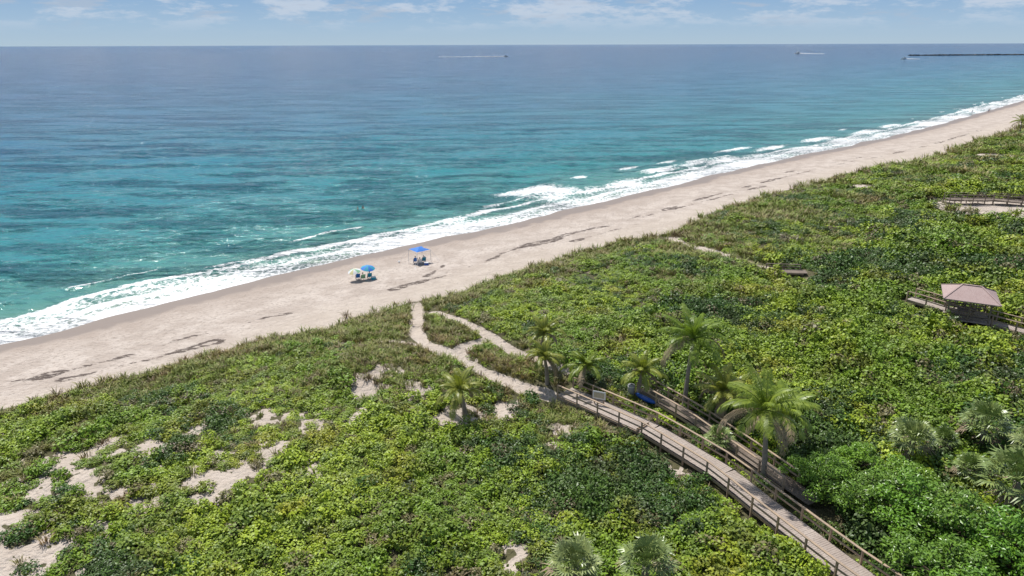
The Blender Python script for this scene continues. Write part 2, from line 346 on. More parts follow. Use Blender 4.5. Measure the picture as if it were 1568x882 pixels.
def scatter_pts(s0,r0,r1,rk,pw,amax=42):
    xs=[];ys=[];ss=[]; r=r0
    while r<r1:
        s=s0*max(1,(r/rk))**pw; n=int(2*math.radians(amax)*r/s)
        a=(np.arange(n)+rng.random(n)*1.3)/n*2*math.radians(amax)-math.radians(amax); rr=r+(rng.random(n)-.5)*s*1.4
        xs.append(rr*np.sin(a)); ys.append(rr*np.cos(a)); ss.append(np.full(n,s/s0)); r+=s
    return np.concatenate(xs),np.concatenate(ys),np.concatenate(ss)
bw_main=[G(866,596,.75),G(1000,655,.75),G(1110,722,.75),G(1200,795,.75),G(1325,885,.75),G(1440,965,.75)]
bw_back=[G(985,594,.6),G(1065,640,.6),G(1150,700,.6),G(1250,768,.6)]
bw_pav=[G(1395,456,.8),G(1478,480,.8),G(1600,512,.8)]
bw_far=[G(1450,304,.9),G(1520,306,.9),G(1640,312,.9)]
bw_low=[G(1175,413,.4),G(1235,415,.4)]
def P2(L): return np.array([[p.x,p.y] for p in L])
def bwdist(x,y):
    d=pdist(x,y,P2(bw_main))
    for L,of in ((bw_back,.45),(bw_pav,.2),(bw_far,-2.0),(bw_low,-.3)): d=np.minimum(d,pdist(x,y,P2(L))+of)
    return d
def grassiness(x,y,v):
    g=1-sm(2.5,9.0,v+(fbm(x/6,y/6,2,91)-.5)*7)
    g=g*np.where(x>20,.7,1)
    g=np.maximum(g,sm(.52,.66,fbm(x/7,y/7,3,93))*.75*(1-sm(18,40,v)))
    for c,r in gblobs: g=np.maximum(g,1.1*np.exp(-(((x-c[0])**2+(y-c[1])**2)/(r*r))**1.5))
    return g
pavc=G(1476,492)
palmb=G(712,636)
x,y,ls=scatter_pts(.70,28,1200,70,.70)
s,v=fields(x,y); pm=pathmask(x,y,.5); smk=sandmask(x,y,v,pm); g=grassiness(x,y,v); bd=bwdist(x,y)
dp=np.hypot(x-pavc.x,y-pavc.y); db=np.hypot(x-palmb.x,y-palmb.y)
rn=rng.random(len(x)); kk=(v>.6+.8*ls)&(smk<.35)&(rn>g*1.02)&(bd>1.65)&(dp>3.4)&(db>2.0)
x,y,ls,v,bd,smk=[q[kk] for q in (x,y,ls,v,bd,smk)]
size_n=fbm(x/5,y/5,3,101); tall=sm(14,40,v)*np.clip(.35+sm(0,30,x),0,1); big_=(rng.random(len(x))<.10)*1.0
s,vv=fields(x,y); z=height(x,y,s,vv,0*x)
left=1-sm(-5,25,x)
sc0=(.48+.68*size_n+.22*tall+.3*big_)*(.75+.5*rng.random(len(x)))*ls**.85*(1-.12*left); sc0*=np.where(bd<2.8,.7,1)
scl=np.stack([sc0,sc0,sc0*(.5+.8*size_n+.5*tall)*(.7+.6*rng.random(len(x)))/(ls**.35)],1)
dk=fbm(x/8,y/8,3,111)+(rng.random(len(x))-.5)*.26
pick=np.where(dk>.58,6+rng.integers(0,2,len(x)),rng.integers(0,6,len(x)))
z=z-.05+ (size_n-.3)*.7*tall
rot=np.stack([rng.normal(0,.18,len(x)),rng.normal(0,.18,len(x)),rng.random(len(x))*6.28],1)
instancer("sea_grape_shrubs",np.stack([x,y,z],1),rot,scl,pick,c_grape)
x,y,ls=scatter_pts(.75,28,300,70,.8)
s,v=fields(x,y); pm=pathmask(x,y,.25); smk=sandmask(x,y,v,pm); g=grassiness(x,y,v); bd=bwdist(x,y)
pn=fbm(x/4,y/4,3,121); kk=(v>.8)&(smk<.5)&((g>.15)|(pn>.52))&(pn>.42)&(bd>1.4)
x,y,ls,s,v=[q[kk] for q in (x,y,ls,s,v)]
z=height(x,y,s,v,0*x); q=(.4+.55*rng.random(len(x)))*ls
instancer("groundcover_vines",np.stack([x,y,z-.03],1),np.stack([0*x,0*x,rng.random(len(x))*6.28],1),np.stack([q,q,q*1.1],1),rng.integers(0,4,len(x)),c_vine)
x,y,ls=scatter_pts(.48,28,380,60,.9)
s,v=fields(x,y); pm=pathmask(x,y,.1); smk=sandmask(x,y,v,pm); g=grassiness(x,y,v); bd=bwdist(x,y)
rn=rng.random(len(x)); kk=(v>-.3)&(pm<.15)&(bd>1.3)&(rn<np.maximum(g,.07)*np.where(smk>.5,.2,1.0)*np.where(v<1.0,.5,1))
x,y,ls,s,v=[q[kk] for q in (x,y,ls,s,v)]
z=height(x,y,s,v,0*x); q=(.68+.55*rng.random(len(x)))*ls
instancer("beach_grass",np.stack([x,y,z],1),np.stack([0*x,0*x,rng.random(len(x))*6.28],1),np.stack([q,q,q*.75],1),rng.integers(0,4,len(x)),c_grass)
# ------------------------------------------------------------------ generic mesh builder
class MB:
    def __init__(s): s.V=[];s.F=[];s.M=[]
    def face(s,f,m=0): s.F.append(f); s.M.append(m)
    def box(s,c,sx,sy,sz,m=0,R=None):
        k=len(s.V)
        for dz in(-.5,.5):
            for dx,dy in((-.5,-.5),(.5,-.5),(.5,.5),(-.5,.5)):
                p=Vector((dx*sx,dy*sy,dz*sz)); 
                if R is not None: p=R@p
                s.V.append(tuple(Vector(c)+p))
        for f in((0,3,2,1),(4,5,6,7),(0,1,5,4),(1,2,6,5),(2,3,7,6),(3,0,4,7)): s.face([k+i for i in f],m)
    def beam(s,a,b,w,h,m=0):
        a=Vector(a);b=Vector(b); d=(b-a); L=d.length; d.normalize()
        sd=d.cross(Vector((0,0,1))); 
        if sd.length<1e-3: sd=Vector((1,0,0))
        sd.normalize(); up=sd.cross(d)
        R=Matrix((sd,d,up)).transposed(); s.box((a+b)/2,w,L,h,m,R)
    def tube(s,pts,rads,seg=8,m=0,cap=True):
        k=len(s.V); n=len(pts); pts=[Vector(p) for p in pts]
        for i,p in enumerate(pts):
            d=(pts[min(i+1,n-1)]-pts[max(i-1,0)]).normalized(); e=Vector((1,0,0)) if abs(d.x)<.9 else Vector((0,1,0))
            u=d.cross(e).normalized(); w=d.cross(u)
            for j in range(seg):
                t=2*math.pi*j/seg; s.V.append(tuple(p+(u*math.cos(t)+w*math.sin(t))*rads[i]))
        for i in range(n-1):
            for j in range(seg):
                a=k+i*seg+j;b=k+i*seg+(j+1)%seg; s.face([a,b,b+seg,a+seg],m)
        if cap: s.face([k+j for j in range(seg)],m); s.face([k+(n-1)*seg+j for j in range(seg)][::-1],m)
    def mesh(s,name,mats,smooth=False):
        me=bpy.data.meshes.new(name); me.from_pydata([tuple(v) for v in s.V],[],s.F)
        for m in mats: me.materials.append(m)
        me.polygons.foreach_set('material_index',s.M); me.polygons.foreach_set('use_smooth',[smooth]*len(s.F)); me.update(); return me
# ------------------------------------------------------------------ palms
def coconut_mesh(name,seed,hgt,cr,nf=20,lean=.6):
    r=random.Random(seed); b=MB(); la=r.uniform(0,6.28); top=None; pts=[];rd=[]
    for i in range(9):
        t=i/8; pts.append((math.cos(la)*lean*t*t,math.sin(la)*lean*t*t,-.3+(hgt+.3)*t)); rd.append(.22-.10*t+(.08 if i==0 else 0))
    b.tube(pts,rd,9,0); top=Vector(pts[-1])
    for i in range(5):
        a=r.uniform(0,6.28); c=top+Vector((math.cos(a)*.22,math.sin(a)*.22,-.15))
        b.tube([c+Vector((0,0,.14)),c+Vector((0,0,.07)),c,c-Vector((0,0,.1)),c-Vector((0,0,.15))],[.03,.10,.13,.09,.02],7,3)
    for i in range(nf):
        az=i*2.399+r.uniform(-.45,.45); q=i/(nf-1); e0=math.radians(82-q*85+r.uniform(-12,12)); L=cr*r.uniform(.85,1.25)*(.8+.25*min(1,q*2)); droop=math.radians(55+45*q)+r.uniform(-.3,.35)
        mi=2 if q>.9 else 1
        p=top.copy(); ns=16; rp=[p.copy()]; dirs=[]; tw=r.uniform(-.35,.35)
        for j in range(ns):
            t=j/ns; e=e0-droop*t**1.3; aa=az+tw*t; d=Vector((math.cos(aa)*math.cos(e),math.sin(aa)*math.cos(e),math.sin(e))); dirs.append(d); p=p+d*L/ns; rp.append(p.copy())
        b.tube(rp[::2],[.05-.035*j/8 for j in range(len(rp[::2]))],4,mi)
        side=Vector((-math.sin(az),math.cos(az),0))
        for j in range(2,ns+1):
            for sub in(0,.5):
                if j==ns and sub: continue
                if r.random()<.08: continue
                d=dirs[min(j,ns-1)]; base=rp[j].lerp(rp[min(j+1,ns)],sub); t=(j+sub)/ns; ll=cr*.26*(math.sin(math.pi*min(1,t*.85+.12))**.6)*r.uniform(.8,1.15)
                for sg in(-1,1):
                    ld=(side*sg*.7+d*.6).normalized(); mid=base+ld*ll*.5+Vector((0,0,-ll*.08)); tip=base+ld*ll*.88+Vector((0,0,-ll*(.3+.35*r.random())))
                    w=d*.045
                    k=len(b.V); b.V+=[tuple(base-w*.6),tuple(base+w*.6),tuple(mid+w),tuple(mid-w),tuple(tip+w*.15),tuple(tip-w*.15)]
                    b.face([k,k+1,k+2,k+3],mi); b.face([k+3,k+2,k+4,k+5],mi)
    return b.mesh(name,[m_bark,m_palm,m_dead,m_palm])
def fan_mesh(name,seed,hgt,cr,nf=34):
    r=random.Random(seed); b=MB(); b.tube([(0,0,-.3),(0,0,hgt*.5),(0.05,0,hgt)],[.24,.2,.22],9,0); top=Vector((.05,0,hgt))
    for i in range(nf):
        az=i*2.399+r.uniform(-.3,.3); q=i/(nf-1); e=math.radians(82-q*105+r.uniform(-12,12)); L=cr*.55*r.uniform(.65,1.15); mi=2 if q>.93 else 1
        d=Vector((math.cos(az)*math.cos(e),math.sin(az)*math.cos(e),math.sin(e))); hub=top+d*L; b.tube([top,hub],[.03,.018],4,mi)
        side=Vector((-math.sin(az),math.cos(az),0)); up=side.cross(d); R=cr*.5*r.uniform(.75,1.1)
        for j in range(15):
            if r.random()<.08: continue
            t=math.radians(-95+190*j/14+r.uniform(-4,4)); dd=(d*math.cos(t)+side*math.sin(t)-up*(.05+.25*abs(math.sin(t)))).normalized()
            pe=(side*math.cos(t)-d*math.sin(t)); w=pe*R*.055
            mid=hub+dd*R*.55; tip=hub+dd*R*r.uniform(.85,1.05)+Vector((0,0,-R*r.uniform(.1,.4)))
            k=len(b.V); b.V+=[tuple(hub),tuple(mid+w),tuple(mid-w),tuple(tip+w*.2),tuple(tip-w*.2)]
            b.face([k,k+1,k+2],mi); b.face([k+2,k+1,k+3,k+4],mi)
    return b.mesh(name,[m_bark,m_fan,m_dead])
for i,(u,v_,h_,cr) in enumerate([(1048,622,6.0,3.2),(1168,735,5.4,3.4),(838,588,2.9,2.0),(826,560,3.3,2.1),(889,592,2.2,2.1),(977,608,2.3,2.2),(712,636,2.5,2.3),(1095,648,2.6,2.6),(1560,207,4.5,3.5),(1200,690,3.4,2.8),(1130,625,1.8,2.0)]):
    p=G(u,v_); obj("coconut_palm",coconut_mesh(f"coconut_palm_{i}",i*3+1,h_,cr,22 if cr>2.5 else 18,.5),loc=p,rz=i)
for i,(u,v_,h_,cr) in enumerate([(1390,705,1.7,2.0),(1500,690,2.1,2.2),(1545,790,2.6,2.7),(880,908,1.8,1.9),(985,908,1.9,1.9),(1575,725,2,2.1),(1160,660,1.2,1.6),(1100,690,1.0,1.3),(1480,740,1.2,1.3),(1440,690,1.0,1.3)]):
    p=G(u,v_); obj("cabbage_palm",fan_mesh(f"cabbage_palm_{i}",i*5+2,h_,cr),loc=p,rz=i*1.3)
def tree_mesh(name,seed,R,Ht):
    r=random.Random(seed); rs=np.random.default_rng(seed); b=MB(); b.tube([(0,0,-.4),(.05,.05,Ht*.3),(0,.1,Ht*.5)],[.22,.16,.13],8,0)
    Ps=[];Ns=[]
    for i in range(36):
        a=r.uniform(0,6.28); rr=R*math.sqrt(r.random())*.9; zz=Ht*(.25+.6*(1-(rr/R)**2))*r.uniform(.7,1.15); c=Vector((rr*math.cos(a),rr*math.sin(a),zz))
        if i<14: b.tube([(0,.05,Ht*.4*r.uniform(.5,1.1)),c*.55+Vector((0,0,Ht*.12)),c],[.09,.05,.02],5,0)
        cl=r.uniform(.35,.8); n=int(230*cl*cl+50); d=rs.normal(size=(n,3)); d/=np.linalg.norm(d,axis=1,keepdims=True); d[:,2]=np.where(d[:,2]<-.3,-d[:,2],d[:,2])
        Ps.append(np.array(c)+d*cl*(.6+.5*rs.random((n,1)))*np.array([1,1,.7])); Ns.append(d*.6+np.array([0,0,.6])+rs.normal(size=(n,3))*.5)
    V,Fq=leaf_quads(np.vstack(Ps),np.vstack(Ns),.17,rs,.5); k=len(b.V); b.V+=[tuple(q) for q in V]
    for f in Fq: b.face([int(i)+k for i in f],1)
    return b.mesh(name,[m_stem,m_tree])
tms=[tree_mesh(f"broadleaf_tree_{i}",i+5,2.6,3.4) for i in range(3)]
for i,(u,v_,s_) in enumerate([(1265,760,.85),(1320,790,1.05),(1385,815,1.15),(1450,850,1.2),(1430,905,1.15),(1520,890,1.25),(1450,980,1.1),(1540,980,1.2),(1600,910,1.2),(1550,860,.8),(1225,735,.55),(1310,730,.75),(1380,760,.8)]):
    p=G(u,v_); ob=obj("sea_grape_tree",tms[i%3],loc=p,rz=i*1.9); ob.scale=(s_,s_,s_)
# ------------------------------------------------------------------ boardwalks
def wood(name,c1,c2):
    m,nt,b,o=mat(name); k=N(nt); P=k.pos(); n=k.noise(P,.7,4,.6); f=k.noise(P,9,3,.6)
    c=k.mix(k.ss(.3,.7,n),c1,c2); c=k.mix(k.math('MULTIPLY',k.ss(.45,.7,f),.5),c,tuple(q*.55 for q in c1)); k.set(b.inputs['Base Color'],c); b.inputs['Roughness'].default_value=.85; return m
w_deck=wood("weathered_deck",(.35,.285,.24),(.45,.38,.325)); w_rail=wood("rail_wood",(.44,.32,.215),(.33,.25,.18)); w_old=wood("old_wood",(.17,.13,.10),(.24,.19,.15))
def boardwalk(name,L,width,hd,m1,m2,rails=(1,1),rh=1.0,step=2.2,plank=.15,mids=(.5,)):
    pts=[Vector(p) for p in L]; root=bpy.data.objects.new(name,None); sc.collection.objects.link(root)
    d=[0]
    for a,b_ in zip(pts[:-1],pts[1:]): d.append(d[-1]+(b_.xy-a.xy).length)
    def at(t):
        for i in range(len(pts)-1):
            if t<=d[i+1] or i==len(pts)-2:
                q=(t-d[i])/(d[i+1]-d[i]); p=pts[i].lerp(pts[i+1],q); dr=(pts[i+1].xy-pts[i].xy).normalized(); return p,Vector((dr.x,dr.y,0))
    ts=np.arange(0,d[-1],1.0); hz=np.array([H1(at(t)[0].x,at(t)[0].y) for t in ts]); kern=np.ones(9)/9; hz=np.convolve(np.pad(hz,4,'edge'),kern,'valid')+hd
    def zz(t): return float(np.interp(t,ts,hz))
    D=MB(); t=0; r=random.Random(3)
    while t<d[-1]:
        p,dr=at(t); sd=Vector((dr.y,-dr.x,0)); R=Matrix((sd,dr,Vector((0,0,1)))).transposed()
        D.box((p.x,p.y,zz(t)+r.uniform(-.006,.006)),width+r.uniform(-.03,.03),plank*.9,.04,0,R); t+=plank
    nS=int(d[-1]/step); Rl=MB(); prev=None
    for i in range(nS+1):
        t=min(i*step,d[-1]-.01); p,dr=at(t); 
        sd=Vector((dr.y,-dr.x,0)); cur=[]
        for k_,sg in enumerate((-1,1)):
            q=Vector((p.x,p.y,0))+sd*sg*(width/2+.07); z0=zz(t)
            top=z0+(rh if rails[k_] else -.05); Rl.beam((q.x,q.y,z0-hd-.6),(q.x,q.y,top),.12,.12,0); cur.append((q,z0))
            if prev:
                a,za=prev[k_]
                if rails[k_]:
                    Rl.beam((a.x,a.y,za+rh+.02),(q.x,q.y,z0+rh+.02),.16,.05,0)
                    for hh_ in mids: Rl.beam((a.x,a.y,za+rh*hh_),(q.x,q.y,z0+rh*hh_),.045,.12,0)
                Rl.beam((a.x,a.y,za-.14),(q.x,q.y,z0-.14),.06,.2,0)
        prev=cur
    obj("deck_planks",D.mesh(name+"_deck",[m1]),root); obj("posts_and_rails",Rl.mesh(name+"_rails",[m2]),root)
    return root
boardwalk("wooden_boardwalk",bw_main,1.9,.55,w_deck,w_rail,rh=.95)
boardwalk("wooden_boardwalk",bw_back,1.3,.5,w_old,w_rail,rh=.85)
boardwalk("wooden_boardwalk",bw_pav,1.6,.7,w_deck,w_rail)
boardwalk("wooden_boardwalk",bw_far,1.8,.9,w_old,w_old)
boardwalk("wooden_boardwalk",bw_low,1.5,.35,w_old,w_old,(1,0),.7)
m_roof,nt,b,o=mat("shelter_shingles"); k=N(nt); P=k.pos()
br=k.n('ShaderNodeTexBrick'); tc=k.n('ShaderNodeTexCoord'); k.set(br.inputs['Vector'],k.mapping(tc.outputs['Object'],(1,1,1))); br.inputs['Scale'].default_value=3.0
br.inputs['Color1'].default_value=(.37,.25,.225,1);br.inputs['Color2'].default_value=(.45,.32,.29,1);br.inputs['Mortar'].default_value=(.22,.15,.13,1); br.inputs['Mortar Size'].default_value=.03
k.set(b.inputs['Base Color'],k.mix(k.math('MULTIPLY',k.noise(P,1.3,4),.6),br.outputs[0],(.48,.385,.36))); b.inputs['Roughness'].default_value=.9
def pavilion(name,c,w,l,rz,hp=2.4,pk=.9,base=.7):
    root=bpy.data.objects.new(name,None); sc.collection.objects.link(root); root.location=c; root.rotation_euler=(0,0,rz)
    P_=MB(); 
    t=-w/2
    while t<w/2: P_.box((t+.07,0,base),.135,l,.05); t+=.15
    obj("floor",P_.mesh(name+"_floor",[w_deck]),root)
    P_=MB()
    for sx in(-1,1):
        for sy in(-1,0,1): P_.box((sx*(w/2-.2),sy*(l/2-.2),(base+hp)/2-.2),.16,.16,base+hp+.4)
        P_.beam((sx*(w/2-.2),-l/2,base+hp-.12),(sx*(w/2-.2),l/2,base+hp-.12),.12,.24)
        for hh_ in(.4,.7,1.0): P_.beam((sx*(w/2-.2),-l/2+.2,base+hh_),(sx*(w/2-.2),l/2-.2,base+hh_),.05,.12)
        P_.beam((-w/2,sx*(l/2-.33),base+hp-.14),(w/2,sx*(l/2-.33),base+hp-.14),.12,.22)
        P_.box((sx*(w/2-.6),0,base+.45),.4,l-1.0,.06); 
    P_.box((0,0,base+.74),.8,1.8,.06); P_.box((0,.6,base+.37),.1,.1,.7); P_.box((0,-.6,base+.37),.1,.1,.7)
    obj("posts_rails_and_benches",P_.mesh(name+"_frame",[w_old]),root)
    P_=MB(); z0=base+hp+.02; ow,ol=w/2+.5,l/2+.5; rl=.9
    for dz,inn in((0,0),(-.12,.01)):
        k0=len(P_.V); P_.V+=[(-ow+inn,-ol+inn,z0+dz),(ow-inn,-ol+inn,z0+dz),(ow-inn,ol-inn,z0+dz),(-ow+inn,ol-inn,z0+dz),(0,-rl,z0+pk+dz),(0,rl,z0+pk+dz)]
        P_.face([k0,k0+1,k0+4]);P_.face([k0+1,k0+2,k0+5,k0+4]);P_.face([k0+2,k0+3,k0+5]);P_.face([k0+3,k0,k0+4,k0+5])
    for i in range(4): P_.face([i,(i+1)%4,(i+1)%4+6,i+6])
    obj("hip_roof",P_.mesh(name+"_roof",[m_roof]),root)
    P_=MB()
    for sx,sy in((-1,-1),(1,-1),(1,1),(-1,1)): P_.beam((sx*ow,sy*ol,z0+.03),(0,sy*rl,z0+pk+.03),.16,.05)
    P_.beam((0,-rl,z0+pk+.04),(0,rl,z0+pk+.04),.2,.05); obj("ridge_caps",P_.mesh(name+"_caps",[m_roof]),root)
pavilion("picnic_pavilion",pavc,4.2,4.2,math.radians(62),pk=1.05)
def small_bench(name,c,rz):
    r=bpy.data.objects.new(name,None); sc.collection.objects.link(r); r.location=c; r.rotation_euler=(0,0,rz); q=MB()
    for i in range(3): q.box((0,-.15+i*.15,.45),1.5,.13,.04)
    obj("seat",q.mesh("seat",[w_rail]),r); q=MB()
    for i in range(2): q.box((0,.3,.62+i*.18),1.5,.03,.13)
    obj("backrest",q.mesh("back",[w_rail]),r); q=MB()
    for sx in(-.6,.6): q.box((sx,-.15,.2),.08,.08,.5); q.box((sx,.26,.4),.08,.08,.9)
    obj("legs",q.mesh("legs",[w_rail]),r)
small_bench("wooden_bench",G(988,668,0),.7)
m_white=simple("white_paint",(.75,.75,.73),.4,.05); m_blue=simple("blue_plastic",(.02,.10,.42),.35,.15); m_grey=simple("grey_metal",(.35,.35,.36),.5,.1)
sg=MB(); sg.box((-.4,0,.7),.09,.09,1.6,0); sg.box((.4,0,.7),.09,.09,1.6,0); sg.box((0,-.06,1.2),1.1,.03,.7,1); sg.box((0,-.08,1.2),.9,.02,.5,2)
obj("beach_information_sign",sg.mesh("sign",[w_rail,m_white,simple("sign_print",(.45,.40,.28),.6,.3,8)]),loc=G(917,622),rz=-.4)
kk_=MB(); n=11; secs=[(-1.1+2.2*i/(n-1)) for i in range(n)]
kk_.tube([(x_,0,.22+.08*(x_/1.1)**2) for x_ in secs],[.03+.2*(1-(x_/1.12)**2)**.6 for x_ in secs],12,0); kk_.box((0,0,.4),.6,.24,.05,1)
obj("kayak",kk_.mesh("kayak",[m_blue,m_grey],True),loc=G(988,616)+Vector((0,0,.1)),rz=-.9)
bn=MB(); bn.tube([(0,0,0),(0,0,.05),(0,0,.85),(0,0,.95),(0,0,1.02)],[.26,.28,.3,.31,.12],14,0); bn.tube([(0,0,.8),(0,0,.86)],[.325,.325],14,1)
obj("litter_bin",bn.mesh("bin",[m_grey,m_white],True),loc=G(966,606)+Vector((0,0,.1)))
# ------------------------------------------------------------------ people
def skinm(n,c): return simple(n,c,.55,.08,6)
m_skin=skinm("skin",(.45,.25,.17)); m_skin2=skinm("tanned_skin",(.30,.16,.10)); m_hair=simple("hair",(.05,.03,.02),.7)
cl=[simple("swim_blue",(.03,.09,.30),.8),simple("swim_red",(.40,.04,.04),.8),simple("swim_dark",(.03,.03,.035),.8),simple("shirt_white",(.65,.65,.63),.8)]
def person_mesh(name,pose,ms,mc,mt=None):
    J={}
    if pose=='stand':
        J=dict(pel=(0,0,.93),sp=(0,.01,1.12),ch=(0,0,1.32),nk=(0,.01,1.48),hd=(0,-.01,1.56),
          sl=(-.18,0,1.40),el=(-.25,.03,1.12),hl=(-.27,-.06,.86),sr=(.18,0,1.40),er=(.25,.04,1.12),hr=(.28,-.02,.86),
          pl=(-.10,0,.88),kl=(-.11,-.10,.50),al=(-.11,-.03,.08),tl=(-.12,-.18,.03),pr=(.10,0,.88),kr=(.12,0,.49),ar=(.13,.14,.09),tr=(.13,.0,.03))
        head=(0,-.02,1.66)
    else:
        J=dict(pel=(0,0,.42),sp=(0,.07,.60),ch=(0,.13,.80),nk=(0,.15,.95),hd=(0,.13,1.03),
          sl=(-.18,.13,.89),el=(-.25,.02,.66),hl=(-.20,-.22,.58),sr=(.18,.13,.89),er=(.26,.0,.67),hr=(.2,-.24,.56),
          pl=(-.10,-.02,.42),kl=(-.14,-.44,.47),al=(-.15,-.62,.07),tl=(-.16,-.78,.04),pr=(.10,-.02,.42),kr=(.13,-.46,.46),ar=(.14,-.80,.08),tr=(.15,-.94,.12))
        head=(0,.11,1.12)
    names=list(J); rad=dict(pel=.145,sp=.125,ch=.15,nk=.06,hd=.055,sl=.065,el=.045,hl=.03,sr=.065,er=.045,hr=.03,pl=.10,kl=.062,al=.042,tl=.03,pr=.10,kr=.062,ar=.042,tr=.03)
    E=[('pel','sp'),('sp','ch'),('ch','nk'),('nk','hd'),('ch','sl'),('sl','el'),('el','hl'),('ch','sr'),('sr','er'),('er','hr'),('pel','pl'),('pl','kl'),('kl','al'),('al','tl'),('pel','pr'),('pr','kr'),('kr','ar'),('ar','tr')]
    me=bpy.data.meshes.new(name+"_sk"); me.from_pydata([J[n] for n in names],[(names.index(a),names.index(b)) for a,b in E],[])
    ob=obj(name+"_tmp",me); md=ob.modifiers.new('s','SKIN'); 
    for i,n in enumerate(names):
        sv=me.skin_vertices[0].data[i]; sv.radius=(rad[n],rad[n]); sv.use_root=(n=='pel')
    md2=ob.modifiers.new('ss','SUBSURF'); md2.levels=1
    dg=bpy.context.evaluated_depsgraph_get(); ev=ob.evaluated_get(dg).to_mesh()
    b=MB(); b.V=[tuple(v.co) for v in ev.vertices]
    for p in ev.polygons:
        c=p.center; torso=abs(c.x)<.22; mi=0
        if pose=='stand':
            if .62<c.z<1.0 and torso: mi=1
            if mt and 1.0<=c.z<1.44 and torso: mi=3
        else:
            if c.y>-.30 and c.z<.52: mi=1
            if mt and .52<=c.z<.93 and torso and c.y>-.06: mi=3
        b.face(list(p.vertices),mi)
    ob.evaluated_get(dg).to_mesh_clear(); bpy.data.objects.remove(ob)
    hx,hy,hz=head
    def ell(c,r,m,ns=8,nr_=6,half=False):
        k=len(b.V)
        for i in range(nr_+1):
            ph=math.pi*i/nr_ if not half else math.pi*.58*i/nr_
            for j in range(ns): t=2*math.pi*j/ns; b.V.append((c[0]+r[0]*math.sin(ph)*math.cos(t),c[1]+r[1]*math.sin(ph)*math.sin(t),c[2]+r[2]*math.cos(ph)))
        for i in range(nr_):
            for j in range(ns): a=k+i*ns+j;c_=k+i*ns+(j+1)%ns; b.face([a,a+ns,c_+ns,c_],m)
    ell((hx,hy,hz),(.078,.098,.118),0,12,9); ell((hx,hy+.022,hz+.018),(.086,.095,.112),2,12,8,True)
    ell((hx,hy-.10,hz-.015),(.014,.02,.024),0); 
    for s_ in(-1,1): ell((hx+s_*.03,hy-.088,hz+.005),(.012,.008,.008),2); ell((hx+s_*.08,hy+.005,hz-.005),(.012,.022,.032),0)
    ell((hx,hy-.088,hz-.055),(.025,.010,.007),3)
    for h_,e_,s_ in(('hl','el',-1),('hr','er',1)):
        hp=Vector(J[h_]); d=(hp-Vector(J[e_])).normalized(); ell(tuple(hp+d*.045),(.035,.035,.045),0)
        for f in range(4): o_=Vector((0,(f-1.5)*.02,0)); l_=(.07,.08,.075,.06)[f]; b.tube([hp+d*.06+o_,hp+d*(.06+l_*.5)+o_,hp+d*(.06+l_)+o_-Vector((s_*.01,0,0))],[.010,.009,.006],5,0)
        b.tube([hp+d*.03+Vector((0,-.03,0)),hp+d*.06+Vector((0,-.055,0)),hp+d*.09+Vector((0,-.06,0))],[.012,.010,.007],5,0)
    return b.mesh(name,[ms,mc,m_hair,mt or cl[1]],True)
pA=person_mesh("person_seated_a",'sit',m_skin,cl[0]); pB=person_mesh("person_seated_b",'sit',m_skin2,cl[1],cl[3])
pC=person_mesh("person_standing_a",'stand',m_skin,cl[2]); pD=person_mesh("person_standing_b",'stand',m_skin2,cl[0],cl[3])
def chair(p,rz,ms_):
    r=bpy.data.objects.new("beach_chair",None); sc.collection.objects.link(r); r.location=p; r.rotation_euler=(0,0,rz)
    q=MB(); q.box((0,-.02,.34),.52,.50,.03,0,Matrix.Rotation(.08,3,'X')); obj("seat",q.mesh("s",[ms_]),r)
    q=MB(); q.beam((0,.20,.34),(0,.46,.98),.52,.03); obj("backrest",q.mesh("bk",[ms_]),r)
    q=MB()
    for s_ in(-.28,.28):
        q.tube([(s_,.48,1.0),(s_,.20,.33),(s_,-.3,.36)],[.014]*3,6); q.tube([(s_,-.28,.0),(s_,.05,.33),(s_,.2,.56)],[.014]*3,6); q.tube([(s_,.35,0),(s_,-.2,.36)],[.014]*2,6); q.tube([(s_,-.22,.56),(s_,.27,.58)],[.02]*2,6)
    obj("frame",q.mesh("f",[m_grey],True),r)
def umbrella(p,R,hh_,mats,tilt):
    r=bpy.data.objects.new("beach_umbrella",None); sc.collection.objects.link(r); r.location=p; r.rotation_euler=tilt
    q=MB(); q.tube([(0,0,-.3),(0,0,hh_+.12)],[.022,.018],8); obj("pole",q.mesh("p",[m_white]),r)
    q=MB(); ns=8; q.V.append((0,0,hh_)); rings=5
    for i in range(1,rings+1):
        t=i/rings
        for j in range(ns*3):
            a=2*math.pi*j/(ns*3); sc_=1-.035*(1-abs(math.cos(a*ns/2)))*t; q.V.append((R*t*math.cos(a)*sc_,R*t*math.sin(a)*sc_,hh_-R*.42*t**1.6-.05*t*(1-abs(math.cos(a*ns/2)))))
    n3=ns*3
    for j in range(n3):
        mi=(j//3)%len(mats); q.face([0,1+j,1+(j+1)%n3],mi)
        for i in range(rings-1): a=1+i*n3+j;b_=1+i*n3+(j+1)%n3; q.face([a,a+n3,b_+n3,b_],mi)
    obj("canopy",q.mesh("c",mats),r)
    q=MB()
    for j in range(ns): a=2*math.pi*j/ns; q.tube([(0,0,hh_*.78),(R*.5*math.cos(a),R*.5*math.sin(a),hh_-R*.42*.5**1.6-.03)],[.008,.008],4)
    obj("ribs",q.mesh("r",[m_grey]),r)
c_teal=simple("teal_fabric",(.03,.33,.45),.7,.1); c_blue=simple("blue_fabric",(.03,.19,.60),.7,.1); c_yel=simple("yellow_fabric",(.62,.56,.28),.7,.1); c_wht=simple("white_fabric",(.70,.71,.70),.7,.05); c_grn=simple("green_fabric",(.25,.48,.28),.7,.1)
umbrella(G(563,426),1.0,2.0,[c_blue,c_teal],(math.radians(10),math.radians(4),.3)); umbrella(G(546,429),.9,1.8,[c_wht,c_yel,c_wht,c_grn],(math.radians(12),math.radians(-6),0))
